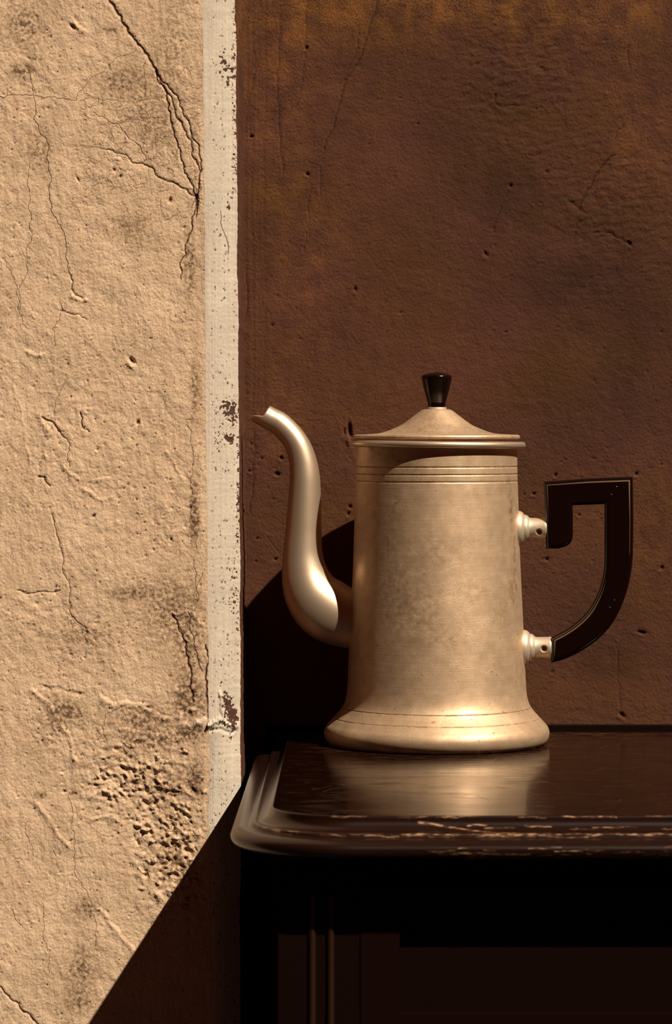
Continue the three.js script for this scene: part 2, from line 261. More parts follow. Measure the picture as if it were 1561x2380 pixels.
// ---------------------------------------------------------------- the pale limewashed strip on the corner, and the reveal behind it
{
  const F = new Field(465, -60, 105, 2520, 210, 2016), big = F.layer(), chip = F.layer(), loose = F.layer();
  for (let k = 0; k < 900; k++) {                                                 // pinholes in upright rows
    const row = [492, 497, 503, 512, 520, 528, 540, 546][Math.floor(rnd() * 8)], y = between(-50, 2400), r = between(0.7, 2.1);
    if (noise(row / 9, y / 70, 3) < -0.05) continue;
    F.blob(chip, row + between(-4, 4), y, r, r * between(0.9, 1.8), 0, between(0.4, 1), 'max', 1.4); F.blob(big, row, y, r, r, 0, -1.2);
  }
  const flakes = (x, y, rx, ry, n, s) => { for (let k = 0; k < n; k++) { const px = x + rx * (rnd() + rnd() - 1) * 1.4, py = y + ry * (rnd() + rnd() - 1) * 1.4, r = between(0.5, 1) * s; F.blob(loose, px, py, r, r * between(0.8, 2), between(0, 3), between(0.25, 0.6)); F.blob(big, px, py, r, r, 0, -0.5); } };
  flakes(526, 160, 14, 44, 60, 3.4); flakes(541, 150, 4, 130, 70, 2.2); flakes(543, 350, 6, 90, 80, 2.4); flakes(530, 480, 4, 30, 14, 3); flakes(530, 955, 20, 26, 90, 3.4); flakes(531, 1022, 9, 9, 26, 4); flakes(540, 985, 9, 60, 40, 2.6); flakes(506, 1010, 12, 40, 50, 2.2);
  flakes(551, 1150, 4, 140, 130, 2.4); flakes(540, 1370, 8, 60, 60, 2.6); flakes(550, 1440, 4, 90, 50, 2.2); flakes(526, 1640, 12, 26, 90, 3.2); flakes(540, 1672, 10, 18, 70, 3.4); flakes(515, 1540, 20, 60, 26, 2.6); flakes(530, 1715, 16, 12, 26, 2.2); flakes(546, 30, 6, 60, 40, 2);
  F.stroke(big, wander(pairs(482, 1690, 500, 1678, 516, 1672, 530, 1682, 550, 1690), 0.2), 7, 7, 7, 'add'); F.stroke(big, wander(pairs(486, 1700, 512, 1694, 545, 1702), 0.2), 4, 4, -4, 'add');
  F.stroke(big, wander(pairs(510, 1610, 514, 1650, 520, 1672), 0.1), 4, 5, 4, 'add'); F.stroke(chip, wander(pairs(512, 490, 520, 540, 529, 588), 0.1), 1, 1.3, 0.8);
  { const ragged = F.layer((x, y) => 0.62 * fbm(x / 4.2, y / 6.5, 81, 3)); for (let n = 0; n < chip.length; n++) chip[n] = Math.max(chip[n], smoothstep(Math.min(loose[n], 0.9) + ragged[n], 0.3, 0.46)); }
  const brush = F.layer((x, y) => fbm(x / 3.4, y / 420, 2, 3));
  const fine = F.layer((x, y) => 0.3 * fbm(x / 3.4, y / 420, 2, 3) + 0.6 * fbm(x / 8, y / 9, 5, 3));
  for (let n = 0; n < fine.length; n++) fine[n] -= 0.8 * clamp(chip[n], 0, 1);
  const map = F.color((n, x, y) => {
    const k = 1 + 0.09 * brush[n] + 0.07 * fbm(x / 40, y / 90, 12, 3) + 0.05 * fbm(x / 3, y / 3, 15, 2), c = clamp(chip[n], 0, 1) * 0.94;
    return [lerp(204 * k, 66, c), lerp(190 * k, 36, c), lerp(172 * k, 24, c)];
  });
  const material = standard({ map, bumpMap: F.numbers(fine), bumpScale: S, roughness: 0.9 }); material.name = 'limewash';
  const ys = axis(-5200, FLOOR_DOWN, -60, 2440, 2.5, 120), ts = []; for (let i = 0; i <= 40; i++) ts.push(i / 40);
  const X = (t, y) => lerp(edgeX(y) - 2, cornerX(y), t);
  const wide = (y) => 8 * smoothstep(y, 1672, 1690) * (1 - 0.4 * smoothstep(y, 1700, 1900));
  const face = skin(ts, ys, (t, y) => {
    const px = X(t, y), fall = 3 * t + 30 * t ** 1.35, lap = 0.6 * smoothstep(t, 0, 0.3) - 1.2 + wide(y) * t * (1 - t) * 3;
    return [fx(px), fy(y), (Z_FRONT + lap - fall + 0.9 * F.at(big, px, y) * smoothstep(1 - t, 0, 0.06)) * S];
  }, (t, y) => F.uv(X(t, y), y));
  add('trim_1', face, material, scene, { kind: 'structure', label: 'pale limewashed strip along the plaster corner, chipped and spotted' });
}

// ---------------------------------------------------------------- the brown wall behind the pot
let brownWall;
{
  const F = new Field(540, -60, 1080, 1840, 1080, 1840), big = F.layer((x, y) => 4 * fbm(x / 190, y / 210, 3, 3) + 0.9 * fbm(x / 26, y / 30, 7, 3)), crack = F.layer(), pale = F.layer();
  const lines = [
    [2.2, 1.7, 0.55, pairs(880, -10, 862, 50, 845, 105, 822, 160, 800, 200, 786, 250, 775, 300, 758, 325, 752, 350)], [1.4, 1.2, 0.35, pairs(835, 70, 815, 150, 795, 195)], [1, 0.8, 0.3, pairs(752, 350, 745, 420, 732, 500, 715, 570)],
    [1.8, 1.4, 0.45, pairs(650, 40, 648, 110, 642, 170, 642, 230, 649, 310, 657, 400)], [1.4, 1.4, 0.35, pairs(718, 0, 712, 70, 710, 115, 702, 165, 685, 250)], [1.5, 1.2, 0.3, pairs(590, 120, 584, 210, 582, 315)], [1.4, 1.2, 0.5, pairs(571, 640, 570, 740, 566, 800)],
    [1.5, 1.2, 0.35, pairs(724, 430, 718, 500, 712, 555, 704, 585)], [2.4, 2, 0.75, pairs(1423, 362, 1395, 392, 1375, 430, 1358, 455, 1345, 488)], [2.2, 1.6, 0.7, pairs(1322, 468, 1345, 486, 1362, 497)], [1.8, 1.4, 0.5, pairs(1448, 294, 1433, 305, 1428, 328)], [1.4, 1.2, 0.5, pairs(1458, 105, 1460, 140, 1464, 160)],
    [1.6, 1.2, 0.6, pairs(1164, 480, 1153, 510, 1146, 535)], [2, 1.8, 0.5, pairs(1380, 540, 1420, 542, 1450, 560, 1470, 575)], [1.2, 1, 0.4, pairs(1340, 505, 1336, 540, 1330, 560)], [1.8, 1.5, 0.7, pairs(1150, 218, 1152, 242, 1170, 250, 1190, 244, 1215, 245)],
    [1.6, 1.6, 0.7, pairs(1226, 358, 1240, 364, 1255, 358)], [1.2, 1, 0.5, pairs(620, 1245, 640, 1275, 655, 1295)], [1.2, 1.3, 0.5, pairs(1430, 1500, 1433, 1560, 1440, 1600, 1442, 1650)], [1, 0.8, 0.4, pairs(1300, 1440, 1330, 1450, 1350, 1475)], [1.4, 1.2, 0.55, pairs(590, 1000, 588, 1100, 580, 1190)],
  ];
  for (const [w0, w1, dark, line] of lines) { const l = wander(line, 0.08); F.stroke(crack, l, w0, w1, dark); F.stroke(big, l, w0 * 1.4, w1 * 1.4, -2, 'add'); F.stroke(big, l.map(([x, y]) => [x - 2.5, y + 2]), w0 * 1.3, w1, 0.9, 'add'); }
  for (const x of [572, 586, 598, 606, 615]) F.stroke(big, wander(pairs(x, -60, x + 2, 200, x - 3, 480, x + 2, 700, x, 950), 0.01), 2.6, 2.6, -1.1, 'add');
  const pit = (x, y, rx, ry, a, deep, c = 0.5) => { F.blob(big, x, y, rx, ry, a, -deep, 'add', 1.5); F.blob(crack, x, y - 0.5, rx * 0.75, ry * 0.75, a, c * 0.7, 'max', 1.1); F.blob(big, x - rx * 0.5, y + ry * 1.4, rx * 1.1, ry * 0.7, a, deep * 0.45); };
  for (const [x, y, rx, ry, a, d] of [[653, 1065, 6, 4, 0.9, 10], [643, 1102, 7, 5, 0.4, 9], [608, 1066, 5, 3, 0.3, 6], [584, 1032, 3, 6, 0, 6], [580, 1095, 6, 3, 0.2, 7], [594, 1305, 5, 3, 0.2, 7], [640, 1300, 6, 3, 0.3, 7], [597, 1252, 4, 3, 0.2, 7], [813, 1178, 6, 4, 0.7, 9], [809, 1195, 4, 7, 0.1, 8], [812, 1000, 5, 22, -0.12, 16], [800, 1004, 3, 12, 0.05, 10], [712, 112, 4, 5, 0.4, 9], [583, 318, 7, 3, 0, 9], [583, 316, 3, 4, 0, 6], [714, 405, 7, 4, 0.4, 9], [560, 820, 5, 5, 0, 9], [825, 672, 4, 9, -0.3, 8], [1290, 1105, 4, 6, 0.2, 8], [1240, 1148, 6, 4, 0.2, 8], [1218, 1150, 3, 3, 0, 6], [1478, 1102, 5, 6, 0.4, 8], [1345, 1197, 4, 3, 0, 7], [1537, 1320, 5, 7, 0.2, 8], [1536, 1080, 3, 4, 0.6, 6], [1270, 1300, 5, 5, 0, 8], [1260, 1300, 3, 4, 0, 6], [1490, 1470, 16, 4, 0.25, 8], [1445, 1662, 12, 5, 0.7, 8], [1282, 1562, 4, 6, 0.5, 6], [1128, 590, 4, 9, -0.6, 7], [1175, 772, 6, 3, 0.3, 6], [1295, 760, 3, 3, 0, 5], [930, 727, 3, 4, 0.3, 6], [895, 705, 3, 3, 0, 5], [857, 335, 5, 3, 0, 5], [970, 288, 4, 3, 0, 5], [632, 756, 6, 3, 0.4, 6], [1270, 400, 6, 3, 0.8, 7], [1186, 432, 4, 6, -0.5, 7], [1462, 565, 8, 4, 0.7, 7]]) pit(x, y, rx * 0.85, ry * 0.85, a, d * 0.75, 0.7);
  const busy = (x, y) => clamp(0.22 + 1.2 * Math.exp(-(((x - 620) / 80) ** 2 + ((y - 1180) / 190) ** 2)) + 0.5 * Math.exp(-(((x - 1380) / 150) ** 2 + ((y - 1300) / 260) ** 2)) + 0.5 * Math.exp(-(((x - 1180) / 120) ** 2 + ((y - 200) / 150) ** 2)) + 0.35 * Math.exp(-(((x - 1330) / 200) ** 2 + ((y - 640) / 200) ** 2)), 0, 1);
  for (let k = 0; k < 3600; k++) {
    const x = between(545, 1610), y = between(-50, 1760);
    if (rnd() > busy(x, y)) continue;
    const s = between(1, 2.6);
    if (rnd() < 0.55) pit(x, y, s * between(1, 1.9), s, between(0, 1.6), between(1, 4), between(0.05, 0.35)); else { F.blob(big, x, y, s, s, 0, between(1.2, 3.4)); if (rnd() < 0.3) F.blob(pale, x, y, 1.2, 1.2, 0, between(0.3, 0.8), 'max'); }
  }
  F.box(1000, -60, 1620, 700, (n, x, y) => { const m = Math.exp(-(((x - 1200) / 150) ** 2 + ((y - 170) / 160) ** 2)) + 0.8 * Math.exp(-(((x - 1430) / 170) ** 2 + ((y - 480) / 240) ** 2)); big[n] += m * (3.4 * fbm(x / 26 + y / 60, y / 13, 61, 3) + 1.6 * fbm(x / 9, y / 8, 62, 2)); });   // where the trowel dragged
  const fine = F.layer((x, y) => 0.9 * fbm(x / 6, y / 6.5, 3, 3) + 0.9 * fbm(x / 19, y / 15, 9, 2) + 0.3 * noise(x / 2.2, y / 2.2, 2));
  for (let n = 0; n < fine.length; n++) fine[n] -= crack[n] * 1.2;
  const paleAreas = F.layer(); for (const [x, y, rx, ry, amt] of [[760, 10, 300, 110, 1], [1080, 0, 260, 80, 1], [1440, 20, 220, 120, 0.9], [1480, 330, 120, 160, 0.4], [650, 260, 110, 240, 0.6], [720, 640, 100, 180, 0.45], [640, 980, 70, 120, 0.4], [1500, 1250, 60, 300, 0.4]]) F.blob(paleAreas, x, y, rx, ry, 0, amt);   // brighter top and left of the wall, painted into the colour as ragged yellowish patches
  const darkAreas = F.layer();                                                       // the wall's brightness gradient painted into its colour as ragged dark patches
  for (const [x, y, rx, ry, amt] of [[1130, 420, 220, 190, 0.7], [1330, 620, 240, 260, 0.8], [1280, 1000, 200, 300, 0.5], [1420, 1500, 200, 200, 0.7], [1500, 900, 160, 200, 0.5], [1180, 250, 100, 70, 0.5], [860, 640, 60, 60, 0.25]]) F.blob(darkAreas, x, y, rx, ry, 0.3, amt);
  const map = F.color((n, x, y) => {
    const blot = fbm(x / 230, y / 260, 14, 4), mid = fbm(x / 45, y / 60, 22, 3), grain = fbm(x / 3, y / 3, 31, 2), ochre = clamp(0.4 + 1.2 * fbm(x / 330 + 3, y / 190, 44, 3) + 0.5 * mid + F.at(paleAreas, x, y) * (0.6 + mid + grain), 0, 1.4);
    const darkening = 0.75 * clamp(F.at(darkAreas, x, y), 0, 1) * smoothstep(0.7 * mid + 0.5 * grain + 0.35 * fbm(x / 110, y / 120, 61, 3), -0.5, 0.45);
    const k = 1.0 + 0.16 * blot + 0.12 * mid + 0.27 * grain - 0.42 * darkening + 0.36 * F.at(paleAreas, x, y) * smoothstep(mid + grain, -0.4, 0.4), c = clamp(crack[n], 0, 1) * 0.6, p = pale[n];
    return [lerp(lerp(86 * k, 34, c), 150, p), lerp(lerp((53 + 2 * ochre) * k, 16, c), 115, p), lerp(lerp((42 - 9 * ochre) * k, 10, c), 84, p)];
  });
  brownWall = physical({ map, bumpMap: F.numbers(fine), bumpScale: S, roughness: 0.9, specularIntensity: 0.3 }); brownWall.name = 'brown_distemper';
  const xs = axis(-2400, 4800, 545, 1610, 3.2, 160), ys = axis(-5200, FLOOR_DOWN_BACK, -60, 1760, 3.2, 140);
  const face = skin(xs, ys, (x, y) => [bx(x), by(y), (Z_BACK + F.at(big, x, y)) * S], (x, y) => F.uv(x, y));
  const core = slab(bx(-2400), 0, (Z_BACK - 700) * S, bx(4800), by(-5200), (Z_BACK - 30) * S);
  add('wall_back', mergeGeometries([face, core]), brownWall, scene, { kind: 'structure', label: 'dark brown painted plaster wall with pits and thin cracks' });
  // the side of the niche, between the strip and the back wall, in the same brown paint
  const rs = []; for (let i = 0; i <= 90; i++) rs.push(i / 90);
  const rys = axis(-5200, FLOOR_DOWN, -60, 2440, 5, 120);
  const side = skin(rs, rys, (t, y) => { const z = lerp(CORNER_Z - 6, Z_BACK - 4, t); return [fx(cornerX(y)) - S * (1.2 * t + 0.5 * F.at(big, 560 + 400 * t, y) * smoothstep(t, 0, 0.05)), fy(y), z * S]; }, (t, y) => F.uv(600 + 400 * t, y));
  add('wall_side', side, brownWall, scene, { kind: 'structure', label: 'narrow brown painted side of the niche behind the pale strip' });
}

// ---------------------------------------------------------------- floor
{
  const F = new Field(0, 0, 512, 512, 256, 256);
  const map = F.color((n, x, y) => { const k = 1 + 0.25 * fbm(x / 40, y / 40, 3, 4); return [24 * k, 11 * k, 6 * k]; });
  map.repeat.set(4, 4);
  add('floor', slab(-2, -0.1, -0.3, 2.4, 0, 2.6), standard({ map, roughness: 0.9 }), scene, { kind: 'structure' });
}

// ---------------------------------------------------------------- the dark polished cabinet
const toU = (x, y, z) => [x * S, y * S, z * S];
{
  const cabinet = new THREE.Group(); cabinet.name = 'cabinet'; scene.add(cabinet);
  const RIGHT = 2060, LEFT = -172, FRONT = 1310, BACK = -304;                      // edges of the flat panel of the top, u
  cabinet.position.set((LEFT + RIGHT) / 2 * S, 0, 0);
  const at = new THREE.Matrix4().makeTranslation(-(LEFT + RIGHT) / 2 * S, 0, 0), put = (g) => g.applyMatrix4(at);
  Object.assign(cabinet.userData, { label: 'dark polished wooden cabinet with worn moulded top, under the coffee pot', category: 'cabinet' });

  // outline of the top panel, from the back left corner round the front to the back right
  const R = 150, ring = [];
  for (let i = 0; i <= 60; i++) ring.push([LEFT, lerp(BACK, FRONT - R, i / 60), -1, 0]);
  for (let i = 1; i < 24; i++) { const a = Math.PI + i / 24 * Math.PI / 2; ring.push([LEFT + R + R * Math.cos(a), FRONT - R - R * Math.sin(a), Math.cos(a), -Math.sin(a)]); }
  for (let i = 0; i <= 240; i++) ring.push([lerp(LEFT + R, RIGHT - R, i / 240), FRONT, 0, 1]);
  for (let i = 1; i < 24; i++) { const a = -Math.PI / 2 + i / 24 * Math.PI / 2; ring.push([RIGHT - R + R * Math.cos(a), FRONT - R - R * Math.sin(a), Math.cos(a), -Math.sin(a)]); }
  for (let i = 0; i <= 40; i++) ring.push([RIGHT, lerp(FRONT - R, BACK, i / 40), 1, 0]);
  let run = 0; const along = ring.map(([x, z], i) => (i ? run += Math.hypot(x - ring[i - 1][0], z - ring[i - 1][1]) : 0));

  // the flat panel
  const T = new Field(-280, -320, 1000, 1660, 1000, 830), scuff = T.layer(), groove = T.layer();
  for (let k = 0; k < 900; k++) {                                                 // scratches, most of them along the grain
    const x = between(-170, 700), z = between(-280, 1300), l = between(6, 70), a = rnd() < 0.78 ? between(-0.12, 0.12) : between(-1.2, 1.2);
    T.stroke(scuff, wander(pairs(x, z, x + l * Math.cos(a), z + l * Math.sin(a) * 1.6), 0.06, 2), 1.5, 1, between(0.2, 0.75));
  }
  for (let k = 0; k < 420; k++) {                                                 // scuffs in an arc where the pot is slid about
    const a = between(-2.6, 2.6), r = 262 + 70 * (rnd() + rnd() - 1), x = 174 + r * Math.sin(a), z = r * Math.cos(a) * 1.1, l = between(6, 46);
    T.stroke(scuff, wander(pairs(x, z, x + l, z + between(-8, 8)), 0.1, 2), 1.8, 1.1, between(0.25, 0.85));
  }
  for (let k = 0; k < 260; k++) { const x = between(250, 700), z = -250 + 160 * rnd() * rnd(), l = between(10, 60); T.stroke(scuff, wander(pairs(x, z, x + l, z + between(-6, 6)), 0.1, 2), 2.6, 1.4, between(0.25, 0.8)); }
  for (let k = 0; k < 60; k++) { const x = between(-160, 640), z = between(300, 1290), l = between(20, 150); T.stroke(groove, wander(pairs(x, z, x + l, z + between(-5, 5)), 0.03, 2), 1.6, 1.2, between(0.2, 0.8)); }
  T.stroke(groove, wander(pairs(300, 760, 420, 770, 520, 778), 0.02, 2), 4, 4, 1);
  const grainAt = (x, z) => fbm(x / 260, z / 7, 5, 3), film = T.layer((x, z) => smoothstep(fbm(x / 120, z / 60, 61, 4), -0.05, 0.5));
  const topMap = T.color((n, x, z) => { const g = 1 + 0.5 * grainAt(x, z), s = clamp(scuff[n], 0, 1), c = groove[n]; return [lerp(22 * g, 122, s) * (1 - 0.6 * c), lerp(8 * g, 84, s) * (1 - 0.6 * c), lerp(4 * g, 54, s) * (1 - 0.6 * c)]; });
  const topRough = greyData(T, (n, x, z) => clamp(0.12 + 0.08 * film[n] + 0.35 * clamp(scuff[n], 0, 1) + 0.06 * grainAt(x, z), 0.05, 1));
  const topFine = T.layer((x, z) => 0.05 * fbm(x / 90, z / 9, 71, 3) + 0.35 * fbm(x / 160, z / 160, 72, 2));
  for (let n = 0; n < topFine.length; n++) topFine[n] -= 0.35 * groove[n] + 0.1 * scuff[n];
  const topWood = physical({ map: topMap, roughnessMap: topRough, roughness: 1, bumpMap: T.numbers(topFine), bumpScale: S, ior: 1.18 }); topWood.name = 'polished_dark_wood';
  const outline = new THREE.Shape(ring.map(([x, z]) => new THREE.Vector2(x, -z)));
  const flat = new THREE.ShapeGeometry(outline); flat.rotateX(-Math.PI / 2);
  { const p = flat.attributes.position, uv = flat.attributes.uv; for (let i = 0; i < p.count; i++) { uv.setXY(i, ...T.uv(p.getX(i), p.getZ(i))); p.setXYZ(i, p.getX(i) * S, TABLE_Y, p.getZ(i) * S); } flat.computeVertexNormals(); }
  const top = add('tabletop', put(flat), topWood, cabinet, { label: 'scratched polished top panel' });

  // the moulding run round the panel: bead, cove, ridge, then a full round over the edge
  const prof = [[-0.5, 0], [1.2, 0.3], [2.6, 1.2], [3.6, 3], [4, 6.5]];
  for (let i = 1; i <= 12; i++) { const a = i / 12 * Math.PI / 2; prof.push([4 + 31 * (1 - Math.cos(a)), 7 + 21 * Math.sin(a)]); }
  prof.push([37, 28.6], [39, 29.6], [40.2, 31], [40.6, 33.6], [40.8, 36.5]);
  for (let i = 0; i <= 16; i++) { const a = -Math.PI / 2 + i / 16 * Math.PI * 0.94; prof.push([62 + 20 * Math.cos(a) + (a < 0 ? -12 * (1 - Math.cos(a)) : 0), 55.5 + 18 * Math.sin(a)]); }
  prof.push([52, 74], [0, 74], [-60, 74]);
  let pl = 0; const plen = prof.map(([o, d], i) => (i ? pl += Math.hypot(o - prof[i - 1][0], d - prof[i - 1][1]) : 0));
  const M = new Field(0, 0, 2700, 176, 2048, 176), worn = M.layer();
  const wearOrGlint = (v, n, from, to, lo, hi, h) => { for (let k = 0; k < n; k++) { const x = between(from, to), l = between(lo, hi), y = v + between(-h, h); M.stroke(worn, wander(pairs(x, y, x + l, y + between(-2, 2)), 0.05, 3), between(1, 3.2), between(0.8, 2), between(0.3, 1)); } };
  const vAt = (k) => plen[k];
  wearOrGlint(vAt(2), 26, 1650, 2650, 10, 80, 2); wearOrGlint(vAt(19), 60, 1500, 2700, 10, 120, 2.5); wearOrGlint(vAt(30), 34, 1750, 2700, 6, 60, 9); wearOrGlint(vAt(35), 60, 1900, 2700, 10, 70, 8); wearOrGlint(vAt(38), 60, 1800, 2350, 8, 60, 5); wearOrGlint(vAt(19), 30, 0, 1500, 20, 160, 1.6); wearOrGlint(vAt(10), 14, 1900, 2400, 8, 60, 6);
  M.stroke(worn, wander(pairs(1830, vAt(6), 1900, vAt(10), 1960, vAt(14), 2010, vAt(17)), 0.05), 3, 3, 0.9);
  const ragged = M.layer((x, y) => smoothstep(fbm(x / 16, y / 5, 3, 3), -0.2, 0.3));
  const edgeMap = M.color((n, x, y) => { const g = 1 + 0.4 * fbm(x / 120, y / 6, 9, 3), w = clamp(worn[n] * (0.35 + ragged[n]), 0, 1); return [lerp(30 * g, 172, w), lerp(13 * g, 128, w), lerp(7 * g, 86, w)]; });
  const edgeWood = physical({ map: edgeMap, roughnessMap: greyData(M, (n) => 0.28 + 0.4 * clamp(worn[n], 0, 1) * ragged[n]), roughness: 1, ior: 1.5 }); edgeWood.name = 'worn_dark_wood';
  const mould = skin(prof.map((_, i) => i), ring.map((_, i) => i), (i, j) => { const [o, d] = prof[i], [x, z, nx, nz] = ring[j]; return [(x + nx * o) * S, TABLE_Y - d * S, (z + nz * o) * S]; }, (i, j) => M.uv(along[j], plen[i]), false);
  add('edge_moulding', put(mould), edgeWood, top, { label: 'moulded edge with the polish worn off its ridges' });
  const caseWood = physical({ color: new THREE.Color().setRGB(0.0065, 0.0013, 0.0005), roughness: 0.5, ior: 1.2 }); caseWood.name = 'dark_case_wood';
  const reedWood = physical({ color: new THREE.Color().setRGB(0.02, 0.007, 0.003), roughness: 0.34, ior: 1.5 }); reedWood.name = 'reeded_dark_wood';
  const darkWood = physical({ color: new THREE.Color().setRGB(0.006, 0.0014, 0.0006), roughness: 0.5, ior: 1.2 }); darkWood.name = 'dark_wood';
  // underside board and the low dark upstand at the back of the cabinet top
  add('under_board', put(slab(...toU(LEFT + 46, TABLE_Y / S - 73.5, BACK), ...toU(RIGHT - 46, TABLE_Y / S - 42, FRONT - 46))), darkWood, top);
  {
    const s = new THREE.Shape(pairs(0, -70, 0, 13, 2, 15, 9, 15, 12, 12, 12, -70).map(([a, b]) => new THREE.Vector2(a, b)));
    const g = new THREE.ExtrudeGeometry(s, { depth: RIGHT - LEFT + 120, bevelEnabled: false }); g.rotateY(Math.PI / 2); g.translate(LEFT - 60, TABLE_Y / S, BACK + 7); g.scale(S, S, S);
    add('trim_2', g, darkWood, scene, { kind: 'structure', label: 'low dark upstand along the back of the cabinet top' });
  }
  // the case below
  const TOPY = TABLE_Y / S - 74, CL = -158, CR = RIGHT + 14 - 28, CF = 1293, W = 26;
  const box = (name, a, b, parent = cabinet, m = darkWood, data) => add(name, put(slab(...toU(...a), ...toU(...b))), m, parent, data);
  box('side_panel', [CL, 160, BACK + 10], [CL + W, TOPY, CF - 60]); box('side_panel', [CR - W, 160, BACK + 10], [CR, TOPY, CF - 60]);
  box('back_panel', [CL + W, 160, BACK + 10], [CR - W, TOPY, BACK + 22]); box('bottom_panel', [CL + W, 200, BACK + 22], [CR - W, 226, CF - 60]);
  for (const [x0, side] of [[CL, 1], [CR - 154, -1]]) {
    const post = box('corner_post', [x0, 0, CF - 62], [x0 + 154, TOPY, CF - 6]);
    for (const dx of side > 0 ? [64, 99] : [55, 90]) {                               // two reeds run down each post
      const g = new THREE.CylinderGeometry(7, 7, TOPY - 320, 20, 1); g.translate(x0 + dx, 160 + (TOPY - 160) / 2, CF - 6); g.scale(S, S, S);
      add('reed', put(g), reedWood, post);
    }
  }
  for (const x0 of [CL, CR - 90]) box('back_leg', [x0, 0, BACK + 10], [x0 + 90, 160, BACK + 100]);
  box('top_rail', [CL + 154, TOPY - 50, CF - 60], [CR - 154, TOPY, CF - 12]);
  const opening = [CL + 156, CR - 156];
  function fronted(name, x0, x1, y0, y1, knobs) {                                  // a framed front with a sunk panel
    const f = box(name, [x0, y0, CF - 56], [x1, y1, CF - 22], cabinet, darkWood);
    const w = 74, z0 = CF - 22, z1 = CF - 4;
    const bar = (a, b) => { const g = slab(...toU(a[0], a[1], z0), ...toU(b[0], b[1], z1)); add('frame_bar', put(g), caseWood, f); };
    bar([x0, y0], [x0 + w, y1]); bar([x1 - w, y0], [x1, y1]); bar([x0 + w, y0], [x1 - w, y0 + w]); bar([x0 + w, y1 - w], [x1 - w, y1]);
    for (const kx of knobs) { const g = new THREE.LatheGeometry(pairs(0.01, 46, 16, 44, 24, 36, 25, 28, 18, 20, 9, 14, 9, 0).reverse().map(([r, h]) => new THREE.Vector2(r, h)), 24); g.rotateX(Math.PI / 2); g.translate(kx, (y0 + y1) / 2, z0); g.scale(S, S, S); add('knob', put(g), darkWood, f); }
  }
  fronted('drawer', opening[0], opening[1], TOPY - 379, TOPY - 58, [760, 1160]);
  const half = (opening[0] + opening[1]) / 2;
  fronted('door', opening[0], half - 3, 240, TOPY - 400, [half - 45]); fronted('door', half + 3, opening[1], 240, TOPY - 400, [half + 45]);
}

